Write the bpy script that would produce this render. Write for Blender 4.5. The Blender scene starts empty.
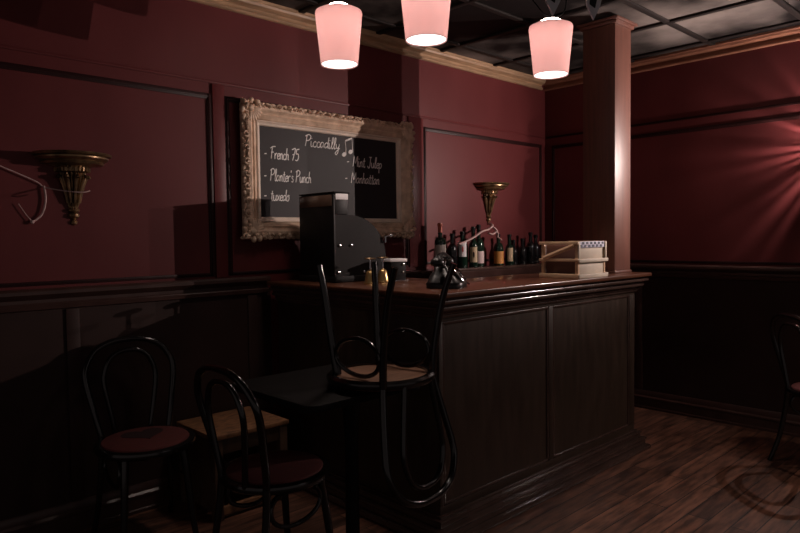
import bpy, bmesh, math, random
from mathutils import Vector, Matrix
random.seed(7)
S = bpy.context.scene
COL = S.collection
PI = math.pi

# ------------------------------------------------------------------ camera
YAW, PITCH, ROLL, EYE = 0.807498, -0.0444648, -0.0128536, 1.36
fw = Vector((math.cos(PITCH)*math.cos(YAW), math.cos(PITCH)*math.sin(YAW), math.sin(PITCH)))
rt = Vector((math.sin(YAW), -math.cos(YAW), 0)); up = rt.cross(fw)
c_, s_ = math.cos(ROLL), math.sin(ROLL)
rt2 = rt*c_ + up*s_; up2 = up*c_ - rt*s_
cd = bpy.data.cameras.new('camera'); cam = bpy.data.objects.new('camera', cd); COL.objects.link(cam)
cd.sensor_width = 36; cd.lens = 654.19/800*36; cd.clip_start = .05
M = Matrix((rt2, up2, -fw)).transposed().to_4x4(); M.translation = Vector((0, 0, EYE))
cam.matrix_world = M
S.camera = cam

# ------------------------------------------------------------------ light and exposure
S.view_settings.view_transform = 'Standard'; S.view_settings.look = 'None'
S.view_settings.gamma = 1; S.view_settings.use_curve_mapping = False
S.view_settings.exposure = 0.0
w = bpy.data.worlds.new('world'); S.world = w; w.use_nodes = True
w.node_tree.nodes['Background'].inputs[0].default_value = (1, .82, .78, 1)
w.node_tree.nodes['Background'].inputs[1].default_value = 0.1
PENDANT_W, WALL_W, BULB_W, FILL_W = 0.8, 185.0, 48.0, 1.0

def add_light(name, typ, loc, watts, colour, size=.03):
    l = bpy.data.lights.new(name, typ); l.energy = watts; l.color = colour
    if typ == 'POINT': l.shadow_soft_size = size
    o = bpy.data.objects.new(name, l); COL.objects.link(o); o.location = loc
    return o
# weak fill light added at the front right
wl = add_light('added_fill_light', 'AREA', (3.3, -2.6, 2.0), FILL_W, (1, .92, .88))
wl.data.shape = 'RECTANGLE'; wl.data.size = 1.0; wl.data.size_y = 1.3
wl.rotation_euler = (Vector((3.3, -2.6, 2.0)) - Vector((3.4, 2.0, 1.0))).to_track_quat('Z', 'Y').to_euler()

# ------------------------------------------------------------------ materials
def mat(name, col, rough=.5, metal=0., noise=0., scale=8., stretch=(1, 1, 1), col2=None, bump=0., spec=.5, coat=0.):
    m = bpy.data.materials.new(name); m.use_nodes = True
    nt = m.node_tree; b = nt.nodes['Principled BSDF']
    b.inputs['Base Color'].default_value = (*col, 1); b.inputs['Roughness'].default_value = rough
    b.inputs['Metallic'].default_value = metal; b.inputs['Specular IOR Level'].default_value = spec
    if coat: b.inputs['Coat Weight'].default_value = coat; b.inputs['Coat Roughness'].default_value = .12
    if noise or bump:
        tc = nt.nodes.new('ShaderNodeTexCoord'); mp = nt.nodes.new('ShaderNodeMapping')
        mp.inputs['Scale'].default_value = stretch
        nz = nt.nodes.new('ShaderNodeTexNoise'); nz.inputs['Scale'].default_value = scale
        nz.inputs['Detail'].default_value = 6
        nt.links.new(tc.outputs['Object'], mp.inputs[0]); nt.links.new(mp.outputs[0], nz.inputs['Vector'])
        if noise:
            cr = nt.nodes.new('ShaderNodeValToRGB')
            cr.color_ramp.elements[0].position = .5 - .22; cr.color_ramp.elements[1].position = .5 + .22
            d = col2 if col2 else tuple(c*(1-noise) for c in col)
            cr.color_ramp.elements[0].color = (*d, 1); cr.color_ramp.elements[1].color = (*col, 1)
            nt.links.new(nz.outputs['Fac'], cr.inputs[0]); nt.links.new(cr.outputs[0], b.inputs['Base Color'])
            mr = nt.nodes.new('ShaderNodeMapRange'); mr.inputs['To Min'].default_value = rough*.85; mr.inputs['To Max'].default_value = min(1, rough*1.15)
            nt.links.new(nz.outputs['Fac'], mr.inputs[0]); nt.links.new(mr.outputs[0], b.inputs['Roughness'])
        if bump:
            bp = nt.nodes.new('ShaderNodeBump'); bp.inputs['Strength'].default_value = bump; bp.inputs['Distance'].default_value = .01
            nt.links.new(nz.outputs['Fac'], bp.inputs['Height']); nt.links.new(bp.outputs[0], b.inputs['Normal'])
    return m

def emit(name, col, strength):
    m = bpy.data.materials.new(name); m.use_nodes = True; nt = m.node_tree
    b = nt.nodes['Principled BSDF']; b.inputs['Base Color'].default_value = (*col, 1)
    b.inputs['Emission Color'].default_value = (*col, 1); b.inputs['Emission Strength'].default_value = strength
    return m

def floor_material():
    m = mat('floor_boards', (.1, .05, .03), .42); nt = m.node_tree; b = nt.nodes['Principled BSDF']
    tc = nt.nodes.new('ShaderNodeTexCoord'); br = nt.nodes.new('ShaderNodeTexBrick')
    br.inputs['Scale'].default_value = 1; br.inputs['Brick Width'].default_value = 1.2; br.inputs['Row Height'].default_value = .1
    br.inputs['Mortar Size'].default_value = .003; br.offset = .37
    br.inputs['Color1'].default_value = (.21, .1, .066, 1); br.inputs['Color2'].default_value = (.09, .043, .03, 1); br.inputs['Mortar'].default_value = (.012, .008, .006, 1)
    mp = nt.nodes.new('ShaderNodeMapping'); mp.inputs['Scale'].default_value = (3, 22, 1)
    nz = nt.nodes.new('ShaderNodeTexNoise'); nz.inputs['Scale'].default_value = 1.5; nz.inputs['Detail'].default_value = 8
    n2 = nt.nodes.new('ShaderNodeTexNoise'); n2.inputs['Scale'].default_value = 3.5; n2.inputs['Detail'].default_value = 4
    L = nt.links
    L.new(tc.outputs['Object'], br.inputs['Vector']); L.new(tc.outputs['Object'], mp.inputs[0]); L.new(mp.outputs[0], nz.inputs['Vector'])
    L.new(tc.outputs['Object'], n2.inputs['Vector'])
    mx = nt.nodes.new('ShaderNodeMix'); mx.data_type = 'RGBA'; mx.blend_type = 'MULTIPLY'; mx.inputs[0].default_value = .75
    cr = nt.nodes.new('ShaderNodeValToRGB'); cr.color_ramp.elements[0].position = .36; cr.color_ramp.elements[1].position = .64
    cr.color_ramp.elements[0].color = (.12, .11, .11, 1); cr.color_ramp.elements[1].color = (1.3, 1.2, 1.1, 1)
    L.new(nz.outputs['Fac'], cr.inputs[0]); L.new(br.outputs['Color'], mx.inputs[6]); L.new(cr.outputs[0], mx.inputs[7])
    L.new(mx.outputs[2], b.inputs['Base Color'])
    mr = nt.nodes.new('ShaderNodeMapRange'); mr.inputs['To Min'].default_value = .3; mr.inputs['To Max'].default_value = .6
    L.new(n2.outputs['Fac'], mr.inputs[0]); L.new(mr.outputs[0], b.inputs['Roughness'])
    bp = nt.nodes.new('ShaderNodeBump'); bp.inputs['Strength'].default_value = .25; bp.inputs['Distance'].default_value = .004
    L.new(br.outputs['Fac'], bp.inputs['Height']); bp.invert = True; L.new(bp.outputs[0], b.inputs['Normal'])
    return m

RED = mat('oxblood_wall_paint', (.14, .028, .029), .42, noise=.25, scale=3, bump=.12, stretch=(1, 1, .5), spec=.25)
PANEL_EDGE = mat('panel_moulding_recess_shade', (.03, .009, .009), .45, noise=.2, scale=6, spec=.2)  # near-black colour paints in the recess shade along the panel mouldings
RED_TRIM = mat('oxblood_trim_paint', (.11, .017, .02), .36, noise=.2, scale=6, spec=.35)
DADO = mat('dado_brown_paint', (.04, .021, .018), .55, noise=.3, scale=5, spec=.2)
DADO_TRIM = mat('dado_trim_paint', (.062, .03, .025), .33, noise=.3, scale=9)
CROWN = mat('crown_wood', (.5, .32, .19), .45, noise=.45, scale=7, stretch=(1, 4, 8))
CROWN_RED = mat('crown_red_wood', (.33, .14, .085), .4, noise=.35, scale=7, stretch=(4, 1, 8))
CEIL = mat('ceiling_dark_panels', (.1, .083, .075), .65, noise=.8, scale=1.3, bump=.3, col2=(.012, .01, .01), spec=.08)
_r = [q_ for q_ in CEIL.node_tree.nodes if q_.type == 'VALTORGB'][0].color_ramp
_r.elements[0].position = .44; _r.elements[1].position = .66; _r.elements[1].color = (.2, .17, .155, 1)
CEIL_BEAM = mat('ceiling_beam_paint', (.02, .016, .015), .6, spec=.1)
FLOOR = floor_material()
BAR = mat('bar_stained_wood', (.058, .035, .023), .45, noise=.45, scale=6, stretch=(5, 5, .7), bump=.05)
BAR_TRIM = mat('bar_moulding_wood', (.085, .05, .04), .25, noise=.35, scale=8, coat=.6)
BAR_TOP = mat('bar_top_varnish', (.15, .058, .032), .3, noise=.4, scale=4, stretch=(.6, 6, 1), coat=.4)
COLW = mat('column_wood', (.15, .058, .04), .46, noise=.35, scale=6, stretch=(8, 8, .5))
BLACK = mat('black_lacquer', (.008, .007, .007), .17, coat=.3)
PHONE = mat('black_bakelite', (.008, .007, .007), .3, spec=.4)
BLACK_MATT = mat('black_matt_paint', (.007, .006, .006), .6, spec=.15)
BLACK_TABLE = mat('black_table_top', (.008, .007, .007), .65, spec=.12)
SEAT_RED = mat('seat_red_plush', (.13, .026, .024), .85, noise=.3, scale=40, bump=.15)
SEAT_HEART = mat('seat_heart_plush', (.028, .01, .011), .9)
SEAT_WOOD = mat('seat_underside_wood', (.3, .15, .085), .5, noise=.4, scale=9, stretch=(1, 5, 1))
GILT = mat('gilt_frame', (.95, .74, .56), .45, metal=.0, noise=.5, scale=18, bump=.3, col2=(.55, .38, .26))
GILT_IN = mat('gilt_inner_bead', (.95, .8, .66), .4, metal=.0, noise=.2, scale=12)
SLATE = mat('chalkboard_slate', (.03, .026, .028), .55, noise=.35, scale=3, spec=.3)
CHALK = mat('white_chalk', (.95, .93, .9), .9)
BRONZE = mat('antique_gold', (.42, .27, .14), .33, metal=.7, noise=.7, scale=22, bump=.15, col2=(.08, .05, .03))
BRASS = mat('brass', (.6, .4, .17), .28, metal=.9)
CHROME = mat('chrome', (.7, .7, .72), .15, metal=1)
OAKBOX = mat('rough_brown_wood', (.42, .2, .095), .6, noise=.75, scale=7, stretch=(3, 6, 2), bump=.2)
OAKDARK = mat('rough_dark_wood', (.11, .06, .036), .6, noise=.5, scale=8, stretch=(3, 3, 1))
CRATE_TAN = mat('crate_tan_wood', (.8, .54, .34), .5, noise=.25, scale=14)
CRATE_CREAM = mat('crate_cream_paint', (.62, .53, .42), .6, noise=.18, scale=16)
CRATE_IN = mat('crate_inner_wood', (.13, .06, .045), .6)
PATTERN = mat('pattern_navy', (.03, .035, .07), .6)
PATTERN_W = mat('pattern_pale', (.55, .55, .66), .6)
REG = mat('register_black_metal', (.01, .009, .009), .5, noise=.3, scale=5, spec=.25)
REG_SIDE = mat('register_side_metal', (.009, .0068, .0066), .6, noise=.25, scale=4, spec=.15)
REG_GLASS = mat('register_window_glass', (.17, .105, .075), .2, noise=.4, scale=10)
PAPER = mat('white_paper', (.75, .72, .72), .7)
BOTTLE_GREEN = mat('bottle_dark_green_glass', (.008, .022, .014), .06, coat=.3)
BOTTLE_BLACK = mat('bottle_black_glass', (.008, .008, .009), .07, coat=.3)
LABEL_CREAM = mat('label_cream', (.66, .56, .5), .6)
LABEL_PINK = mat('label_pink', (.66, .5, .48), .6)
LABEL_TAN = mat('label_tan', (.55, .42, .26), .6)
LABEL_ORANGE = mat('label_orange', (.6, .26, .06), .6)
LABEL_WHITE = mat('label_white', (.7, .67, .68), .6)
LABEL_RED = mat('label_red_mark', (.45, .06, .05), .6)
CAPSULE_RED = mat('capsule_orange_red', (.42, .09, .05), .4)
RIBBON = mat('pale_pink_ribbon', (.6, .42, .4), .7)
CORD = mat('black_cord', (.003, .003, .003), .7, spec=.05)
BULB = emit('bulb_glow', (1, .9, .82), 14)
CAPGLOW = emit('lamp_top_glow', (1, .86, .78), 20)
DIFF = emit('lamp_opening_glow', (1, .93, .88), 3.0)

def shade_material():
    m = bpy.data.materials.new('pink_fabric_shade'); m.use_nodes = True; nt = m.node_tree
    nt.nodes.remove(nt.nodes['Principled BSDF']); out = nt.nodes['Material Output']
    d = nt.nodes.new('ShaderNodeBsdfDiffuse'); d.inputs[0].default_value = (.6, .4, .38, 1)
    t = nt.nodes.new('ShaderNodeBsdfTranslucent'); t.inputs[0].default_value = (.72, .545, .53, 1)
    e = nt.nodes.new('ShaderNodeEmission'); e.inputs[1].default_value = 1
    lw = nt.nodes.new('ShaderNodeTexCoord'); sp = nt.nodes.new('ShaderNodeSeparateXYZ')
    wv = nt.nodes.new('ShaderNodeTexNoise'); wv.inputs['Scale'].default_value = 30
    mx = nt.nodes.new('ShaderNodeMixShader'); mx.inputs[0].default_value = .6
    ad = nt.nodes.new('ShaderNodeAddShader')
    e.inputs[0].default_value = (.58, .43, .42, 1); e.inputs[1].default_value = .12
    nt.links.new(d.outputs[0], mx.inputs[1]); nt.links.new(t.outputs[0], mx.inputs[2])
    nt.links.new(mx.outputs[0], ad.inputs[0]); nt.links.new(e.outputs[0], ad.inputs[1]); nt.links.new(ad.outputs[0], out.inputs[0])
    return m
SHADE = shade_material()

# ------------------------------------------------------------------ mesh helpers
def box(bm, x0, x1, y0, y1, z0, z1, bev=0.):
    r = bmesh.ops.create_cube(bm, size=1)['verts']
    for v in r:
        v.co = Vector(((x0+x1)/2 + v.co.x*(x1-x0), (y0+y1)/2 + v.co.y*(y1-y0), (z0+z1)/2 + v.co.z*(z1-z0)))
    if bev:
        es = list({e for v in r for e in v.link_edges})
        bmesh.ops.bevel(bm, geom=es, offset=bev, segments=2, affect='EDGES', profile=.5)
    return bm

def catmull(pts, n=8, closed=False):
    P = [Vector(p) for p in pts]; out = []
    N = len(P); rng = range(N if closed else N-1)
    for i in rng:
        if closed: a, b, c, d = P[(i-1) % N], P[i], P[(i+1) % N], P[(i+2) % N]
        else: a, b, c, d = P[max(i-1, 0)], P[i], P[i+1], P[min(i+2, N-1)]
        for k in range(n):
            t = k/n
            out.append(.5*((2*b) + (c-a)*t + (2*a-5*b+4*c-d)*t*t + (3*b-a-3*c+d)*t**3))
    if not closed: out.append(P[-1])
    return out

def tube(bm, pts, r, seg=10, closed=False, r2=None, flat=1., axis=None):
    """round bar along pts; radius goes from r to r2"""
    P = [Vector(p) for p in pts]; N = len(P); rings = []; prev = None
    for i in range(N):
        if closed: t = P[(i+1) % N] - P[(i-1) % N]
        else: t = P[min(i+1, N-1)] - P[max(i-1, 0)]
        t.normalize()
        if prev is None:
            a = Vector((0, 0, 1)) if abs(t.z) < .9 else Vector((1, 0, 0))
            if axis: a = Vector(axis)
            u = t.cross(a).normalized()
        else:
            u = (prev - t*prev.dot(t)).normalized()
        prev = u; v = t.cross(u)
        rr = r if r2 is None else r + (r2-r)*i/(N-1)
        rings.append([bm.verts.new(P[i] + (u*math.cos(2*PI*k/seg) + v*math.sin(2*PI*k/seg)*flat)*rr) for k in range(seg)])
    for i in range(N if closed else N-1):
        A, B = rings[i], rings[(i+1) % N]
        for k in range(seg): bm.faces.new((A[k], A[(k+1) % seg], B[(k+1) % seg], B[k]))
    if not closed:
        bm.faces.new(rings[0][::-1]); bm.faces.new(rings[-1])
    return bm

def lathe(bm, prof, cx=0, cy=0, seg=32, a0=0, a1=2*PI, ripple=None):
    """prof: (r,z) from bottom to top; full turns are closed on the axis where r is 0"""
    full = abs(a1-a0-2*PI) < 1e-6; n = seg if full else seg+1
    rings = []
    for j, (r, z) in enumerate(prof):
        ring = []
        for k in range(n):
            a = a0 + (a1-a0)*k/seg; rr = r
            if ripple: rr = r*(1 + ripple(a, z))
            ring.append(bm.verts.new((cx + rr*math.cos(a), cy + rr*math.sin(a), z)))
        rings.append(ring)
    for A, B in zip(rings, rings[1:]):
        for k in range(n if full else n-1):
            bm.faces.new((A[k], A[(k+1) % n], B[(k+1) % n], B[k]))
    if full:
        bm.faces.new(rings[0][::-1]); bm.faces.new(rings[-1])
    else:
        bm.faces.new(rings[0][::-1]); bm.faces.new(rings[-1])
        bm.faces.new([r[0] for r in rings][::-1] + [])
        bm.faces.new([r[-1] for r in rings])
        loop = [r[0] for r in rings] + [r[-1] for r in rings][::-1]
    return bm

def ring_lathe(bm, prof, seg=48):
    """closed profile turned into a ring"""
    rings = [[bm.verts.new((r*math.cos(2*PI*k/seg), r*math.sin(2*PI*k/seg), z)) for k in range(seg)] for r, z in prof]
    for i in range(len(rings)):
        A, C = rings[i], rings[(i+1) % len(rings)]
        for k in range(seg): bm.faces.new((A[k], A[(k+1) % seg], C[(k+1) % seg], C[k]))
    return bm

def prism(bm, poly, axis, a, b):
    """poly: 2D outline; extruded along axis 'x','y','z' from a to b"""
    def P(u, v, t): return {'x': (t, u, v), 'y': (u, t, v), 'z': (u, v, t)}[axis]
    A = [bm.verts.new(P(u, v, a)) for u, v in poly]; B = [bm.verts.new(P(u, v, b)) for u, v in poly]
    n = len(poly)
    for k in range(n): bm.faces.new((A[k], A[(k+1) % n], B[(k+1) % n], B[k]))
    bm.faces.new(A[::-1]); bm.faces.new(B)
    return bm

def B(): return bmesh.new()

def obj(name, bm, m, parent=None, loc=None, smooth=True, angle=.6):
    bmesh.ops.remove_doubles(bm, verts=bm.verts, dist=1e-6)
    bmesh.ops.recalc_face_normals(bm, faces=bm.faces)
    me = bpy.data.meshes.new(name); bm.to_mesh(me); bm.free()
    o = bpy.data.objects.new(name, me); COL.objects.link(o); me.materials.append(m)
    if smooth:
        for p in me.polygons: p.use_smooth = True
        me.set_sharp_from_angle(angle=angle)
    if parent: o.parent = parent
    if loc: o.location = loc
    return o

def thing(name, label, cat, loc=(0, 0, 0), rot=(0, 0, 0), group=None):
    o = bpy.data.objects.new(name, None); COL.objects.link(o); o.empty_display_size = .05
    o.location = loc; o.rotation_euler = rot; tag(o, label, cat, group)
    return o
def tag(o, label, cat, group=None):
    o['label'] = label; o['category'] = cat
    if group: o['group'] = group
    return o
def struct(name, bm, m, parent=None, smooth=True):
    o = obj(name, bm, m, parent, smooth=smooth)
    if not parent: o['kind'] = 'structure'
    return o
def dup(root, loc=None, rot=None, label=None, group=None):
    r = root.copy(); COL.objects.link(r)
    if loc: r.location = loc
    if rot: r.rotation_euler = rot
    if label: r['label'] = label
    if group: r['group'] = group
    for ch in list(root.children):
        c = ch.copy(); COL.objects.link(c); c.parent = r
        for g in list(ch.children):
            d = g.copy(); COL.objects.link(d); d.parent = c
    return r

# ------------------------------------------------------------------ the room
WY, WX, CZ = 3.27, 4.90, 2.70         # rear wall plane, right wall plane, ceiling height
X0, Y0 = -2.0, -3.0
struct('floor', box(B(), X0-.1, WX+.1, Y0-.1, WY+.1, -.08, 0), FLOOR)
struct('wall_back', box(B(), X0, WX+.1, WY, WY+.1, 0, CZ), RED)
struct('wall_right', box(B(), WX, WX+.1, Y0, WY, 0, CZ), RED)

# ceiling of square panels in a dark grid
bm = box(B(), X0, WX, Y0, WY, CZ, CZ+.08)
ce = struct('ceiling', bm, CEIL)
bm = B()
gx, gy = [4.13-.61*k for k in range(-1, 10)], [1.845+.6*k for k in range(-7, 3)]
for x in gx: box(bm, x-.02, x+.02, Y0, WY, CZ-.014, CZ, .004)
for y in gy: box(bm, X0, WX, y-.02, y+.02, CZ-.0135, CZ, .004)
struct('ceiling_grid', bm, CEIL_BEAM, ce)

# crown mouldings
prof = [(0, 2.612), (.012, 2.612), (.02, 2.618), (.02, 2.628), (.012, 2.634), (.008, 2.64), (.008, 2.655), (.03, 2.661), (.042, 2.667), (.046, 2.68), (.052, 2.684), (.052, 2.699), (0, 2.699)]
struct('trim_1', prism(B(), [(WY-d-.0005, z) for d, z in prof], 'x', X0, WX-.061), CROWN)
struct('trim_2', prism(B(), [(WX-d-.0005, z) for d, z in prof], 'y', Y0, WY-.0005), CROWN_RED)
# wainscot sheets, rails and baseboards
struct('trim_3', box(B(), X0, 2.075, WY-.012, WY-.0005, .0, 1.07), DADO)
struct('trim_4', box(B(), WX-.012, WX-.0005, Y0, WY-.013, .0, 1.03), DADO)
rail = [(0, 1.05), (.016, 1.055), (.02, 1.075), (.012, 1.085), (.012, 1.1), (.035, 1.115), (.045, 1.125), (.045, 1.14), (.036, 1.15), (0, 1.15)]
struct('trim_5', prism(B(), [(WY-.0125-d, z) for d, z in rail], 'x', X0, 2.05), DADO_TRIM)
struct('trim_6', prism(B(), [(WX-.0125-d, z-.02) for d, z in rail], 'y', Y0, WY-.06), DADO_TRIM)
base = [(0, 0), (.024, 0), (.024, .015), (.016, .02), (.016, .075), (.022, .08), (.022, .09), (.012, .1), (.012, .125), (.004, .14), (0, .14)]
struct('baseboard_back', prism(B(), [(WY-.0125-d, z+.0005) for d, z in base], 'x', X0, 2.03), DADO_TRIM)
struct('baseboard_right', prism(B(), [(WX-.0125-d, z+.0005) for d, z in base], 'y', Y0, WY-.03), DADO_TRIM)
# flat battens over the wainscot joints
n = 7
for x in (-.35, .995, 1.95): 
    struct('trim_%d' % n, box(B(), x-.03, x+.03, WY-.021, WY-.0125, .142, 1.049, .003), DADO); n += 1
for y in (2.4, 1.2, 0.0):
    struct('trim_%d' % n, box(B(), WX-.021, WX-.0125, y-.03, y+.03, .142, 1.029, .003), DADO_TRIM); n += 1

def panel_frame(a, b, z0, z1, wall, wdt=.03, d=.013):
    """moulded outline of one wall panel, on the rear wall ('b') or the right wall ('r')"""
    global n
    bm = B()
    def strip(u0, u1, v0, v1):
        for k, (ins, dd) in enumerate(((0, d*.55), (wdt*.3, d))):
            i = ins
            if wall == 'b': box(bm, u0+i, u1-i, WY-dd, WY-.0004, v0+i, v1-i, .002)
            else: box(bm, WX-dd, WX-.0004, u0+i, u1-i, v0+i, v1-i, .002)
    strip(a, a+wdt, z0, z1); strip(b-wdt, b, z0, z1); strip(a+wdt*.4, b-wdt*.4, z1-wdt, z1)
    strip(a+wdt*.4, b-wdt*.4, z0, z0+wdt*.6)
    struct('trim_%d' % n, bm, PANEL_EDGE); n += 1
def stile(a, b, wall, z0, z1):
    global n
    bm = box(B(), a, b, WY-.012, WY-.0004, z0, z1, .002) if wall == 'b' else box(B(), WX-.012, WX-.0004, a, b, z0, z1, .002)
    struct('trim_%d' % n, bm, RED); n += 1
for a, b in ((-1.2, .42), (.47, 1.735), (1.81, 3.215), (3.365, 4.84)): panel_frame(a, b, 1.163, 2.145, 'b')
stile(1.737, 1.808, 'b', 1.152, 2.2); stile(3.217, 3.363, 'b', 1.152, 2.2); stile(.422, .468, 'b', 1.152, 2.2)
struct('trim_%d' % n, box(B(), X0, 4.89, WY-.007, WY-.0004, 2.203, 2.219, .003), RED); n += 1
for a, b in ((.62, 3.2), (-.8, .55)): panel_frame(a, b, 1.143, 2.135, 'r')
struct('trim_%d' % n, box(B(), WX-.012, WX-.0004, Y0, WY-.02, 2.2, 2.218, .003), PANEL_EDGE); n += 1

# ------------------------------------------------------------------ bar counter
bar = thing('bar_counter', 'dark panelled wooden bar counter with stepped moulded edge and varnished top', 'bar counter', (2.05, 1.86, 0))
def lb(bm, x0, x1, y0, y1, z0, z1, bev=.003): return box(bm, x0-2.05, x1-2.05, y0-1.86, y1-1.86, z0, z1, bev)
FX0, FX1, FY0, FY1, RX1, RY1 = 2.09, 3.90, 1.945, 2.42, 2.70, 3.205
def ell(bm, o, z0, z1, bev=.004, inner=0.):
    """L-shaped layer standing out from the body by o"""
    pts = [(FX0-o, FY0-o), (FX1+o, FY0-o), (FX1+o, FY1+inner), (RX1+inner, FY1+inner), (RX1+inner, RY1), (FX0-o, RY1)]
    s = B(); prism(s, [(x-2.05, y-1.86) for x, y in pts], 'z', z0, z1)
    if bev:
        es = [e for e in s.edges if abs(e.verts[0].co.z-e.verts[1].co.z) < 1e-5]
        bmesh.ops.bevel(s, geom=es, offset=bev, segments=2, affect='EDGES', profile=.5)
    me = bpy.data.meshes.new('t'); s.to_mesh(me); s.free(); bm.from_mesh(me); bpy.data.meshes.remove(me)
    return bm
obj('countertop', ell(B(), .075, 1.098, 1.12, .005, .02), BAR_TOP, bar)
bm = B(); ell(bm, .05, 1.086, 1.098, 0); ell(bm, .062, 1.068, 1.086, .006); ell(bm, .035, 1.056, 1.068, 0); ell(bm, .042, 1.036, 1.056, .007); ell(bm, .02, 1.018, 1.036, .004); ell(bm, .012, 1.002, 1.018, .006)
obj('cornice_moulding', bm, BAR_TRIM, bar)
obj('carcass', ell(B(), -.012, .0, 1.002, 0), BAR, bar)
# frame and panels on the long face
bm = B()
for x0, x1, z0, z1 in ((2.09, 3.9, .985, 1.002), (2.09, 3.9, .12, .16), (2.09, 2.115, .16, .985), (2.945, 2.985, .16, .985), (3.835, 3.9, .16, .985)):
    lb(bm, x0, x1, FY0, FY0+.0125, z0, z1, .002)
obj('face_frame', bm, BAR, bar)
def bead(x0, x1, z0, z1):
    bm = B(); t = .014
    for a, b, c, d in ((x0, x1, z0, z0+t), (x0, x1, z1-t, z1), (x0, x0+t, z0, z1), (x1-t, x1, z0, z1)): lb(bm, a, b, FY0+.001, FY0+.012, c, d, .004)
    return bm
for a, b in ((2.115, 2.945), (2.985, 3.835)):
    p = obj('front_panel', lb(B(), a+.001, b-.001, FY0+.007, FY0+.012, .161, .984, 0), BAR, bar)
    obj('panel_bead', bead(a, b, .16, .985), BAR_TRIM, p)
obj('end_panel', lb(B(), FX0, FX0+.0115, FY0+.013, RY1, .12, 1.002, .001), BAR, bar)
bm = B(); ell(bm, .075, .0005, .032, .012); ell(bm, .05, .032, .06, .004); ell(bm, .056, .06, .078, .0085); ell(bm, .028, .078, .1, .004); ell(bm, .034, .1, .114, .0068); ell(bm, .014, .114, .124, .004)
obj('plinth_moulding', bm, BAR_TRIM, bar)

# wooden post standing on the bar's right end
post = thing('wooden_post', 'tall square reddish wooden post rising from the bar end to ceiling', 'post', (3.85, 2.11, 1.1205))
obj('shaft', box(B(), -.1, .1, -.11, .11, .015, 1.525, .003), COLW, post)
obj('base_block', box(B(), -.107, .107, -.117, .117, 0, .015, .004), COLW, post)
bm = B(); box(bm, -.115, .115, -.125, .125, 1.525, 1.545, .004); box(bm, -.13, .13, -.14, .14, 1.545, 1.562, .004)
obj('cap', bm, COLW, post)

# ledge along the rear wall
ld = thing('back_shelf', 'narrow dark red wooden ledge along the wall holding the bottles', 'shelf', (2.76, 3.255, 0))
obj('shelf_board', box(B(), 0, 2.0, -.19, -.003, 1.112, 1.132, .004), BAR_TRIM, ld)
obj('shelf_apron', box(B(), .01, 1.99, -.172, -.003, .02, 1.112, .003), DADO, ld)
ld.location.z = 0
bm = prism(B(), [(-.172, 1.06), (-.178, 1.065), (-.18, 1.08), (-.187, 1.1), (-.187, 1.111), (-.172, 1.111)], 'x', .005, 1.995)
obj('shelf_moulding', bm, DADO_TRIM, ld)

# ------------------------------------------------------------------ chalkboard in gilt frame
CX0, CX1, CZ0, CZ1 = 1.885, 3.205, 1.36, 2.13
cw, ch = CX1-CX0, CZ1-CZ0
cb = thing('framed_chalkboard', 'drinks menu chalkboard in an ornate carved gilt frame on the red wall', 'chalkboard', (CX0, WY-.0165, CZ0))
# local: x right, z up, -y out of the wall
def framesweep(bm, prof, iw, ih, x0=0, z0=0):
    """prof: (inset, depth) profile swept round a rectangle"""
    rings = []
    for (sx, sz) in ((0, 0), (1, 0), (1, 1), (0, 1)):
        ring = []
        for ins, dep in prof:
            x = x0 + (ins if sx == 0 else iw-ins); z = z0 + (ins if sz == 0 else ih-ins)
            ring.append(bm.verts.new((x, -dep, z)))
        rings.append(ring)
    m = len(prof)
    for i in range(4):
        A, C = rings[i], rings[(i+1) % 4]
        for k in range(m): bm.faces.new((A[k], A[(k+1) % m], C[(k+1) % m], C[k]))
    return bm
obj('frame', framesweep(B(), [(.012, 0), (.012, .03), (.03, .058), (.045, .062), (.058, .045), (.066, .04), (.072, .046), (.08, .04), (.095, .028), (.1, .0)], cw, ch), GILT, cb, smooth=False)
obj('inner_moulding', framesweep(B(), [(.0985, 0), (.0985, .03), (.104, .033), (.112, .024), (.123, .02), (.127, .012), (.127, 0)], cw, ch), GILT_IN, cb, smooth=False)
obj('slate', box(B(), .12, cw-.12, -.009, -.001, .115, ch-.115), SLATE, cb, smooth=False)
# carved leafwork on the outer rim: scrolls and leaves, all one carving
bm = B(); rnd = random.Random(3)
def blob(x, z, y, rx, rz, ry, ang):
    r = bmesh.ops.create_icosphere(bm, subdivisions=2, radius=1)['verts']
    ca, sa = math.cos(ang), math.sin(ang)
    for v in r:
        a, b_, c = v.co.x*rx, v.co.z*rz, v.co.y*ry
        v.co = Vector((x + a*ca - b_*sa, y + c, z + a*sa + b_*ca))
def scroll(x, z, r0, sgn, ang):
    pts = []
    for k in range(38):
        a = ang + sgn*k*.42; rr = r0*(1-k/26)
        pts.append((x + rr*math.cos(a), -.05-.0006*k, z + rr*math.sin(a)))
    tube(bm, pts, .006, 6, r2=.0035)
per = []
L_ = 2*(cw+ch); d = 0
while d < L_-.03:
    if d < cw: p = (d, .018, 0.)
    elif d < cw+ch: p = (cw-.018, d-cw, PI/2)
    elif d < 2*cw+ch: p = (2*cw+ch-d, ch-.018, PI)
    else: p = (.018, L_-d, -PI/2)
    per.append(p); d += .036
for i, (x, z, a) in enumerate(per):
    k = i % 4
    nx, nz = -math.sin(a), math.cos(a)
    if k == 0: scroll(x + nx*.004, z + nz*.004, .019, 1 if (i//4) % 2 else -1, a+rnd.random()*3)
    elif k == 2: scroll(x + nx*.008, z + nz*.008, .016, -1 if (i//4) % 2 else 1, a+PI+rnd.random()*3)
    blob(x - nx*.008, z - nz*.008, -.035, .019+.006*rnd.random(), .009+.004*rnd.random(), .014, a + rnd.uniform(-.6, .6))
    blob(x + nx*rnd.uniform(.004, .02), z + nz*rnd.uniform(.004, .02), -.055, .013, .006, .009, a + rnd.uniform(-1.2, 1.2))
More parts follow.
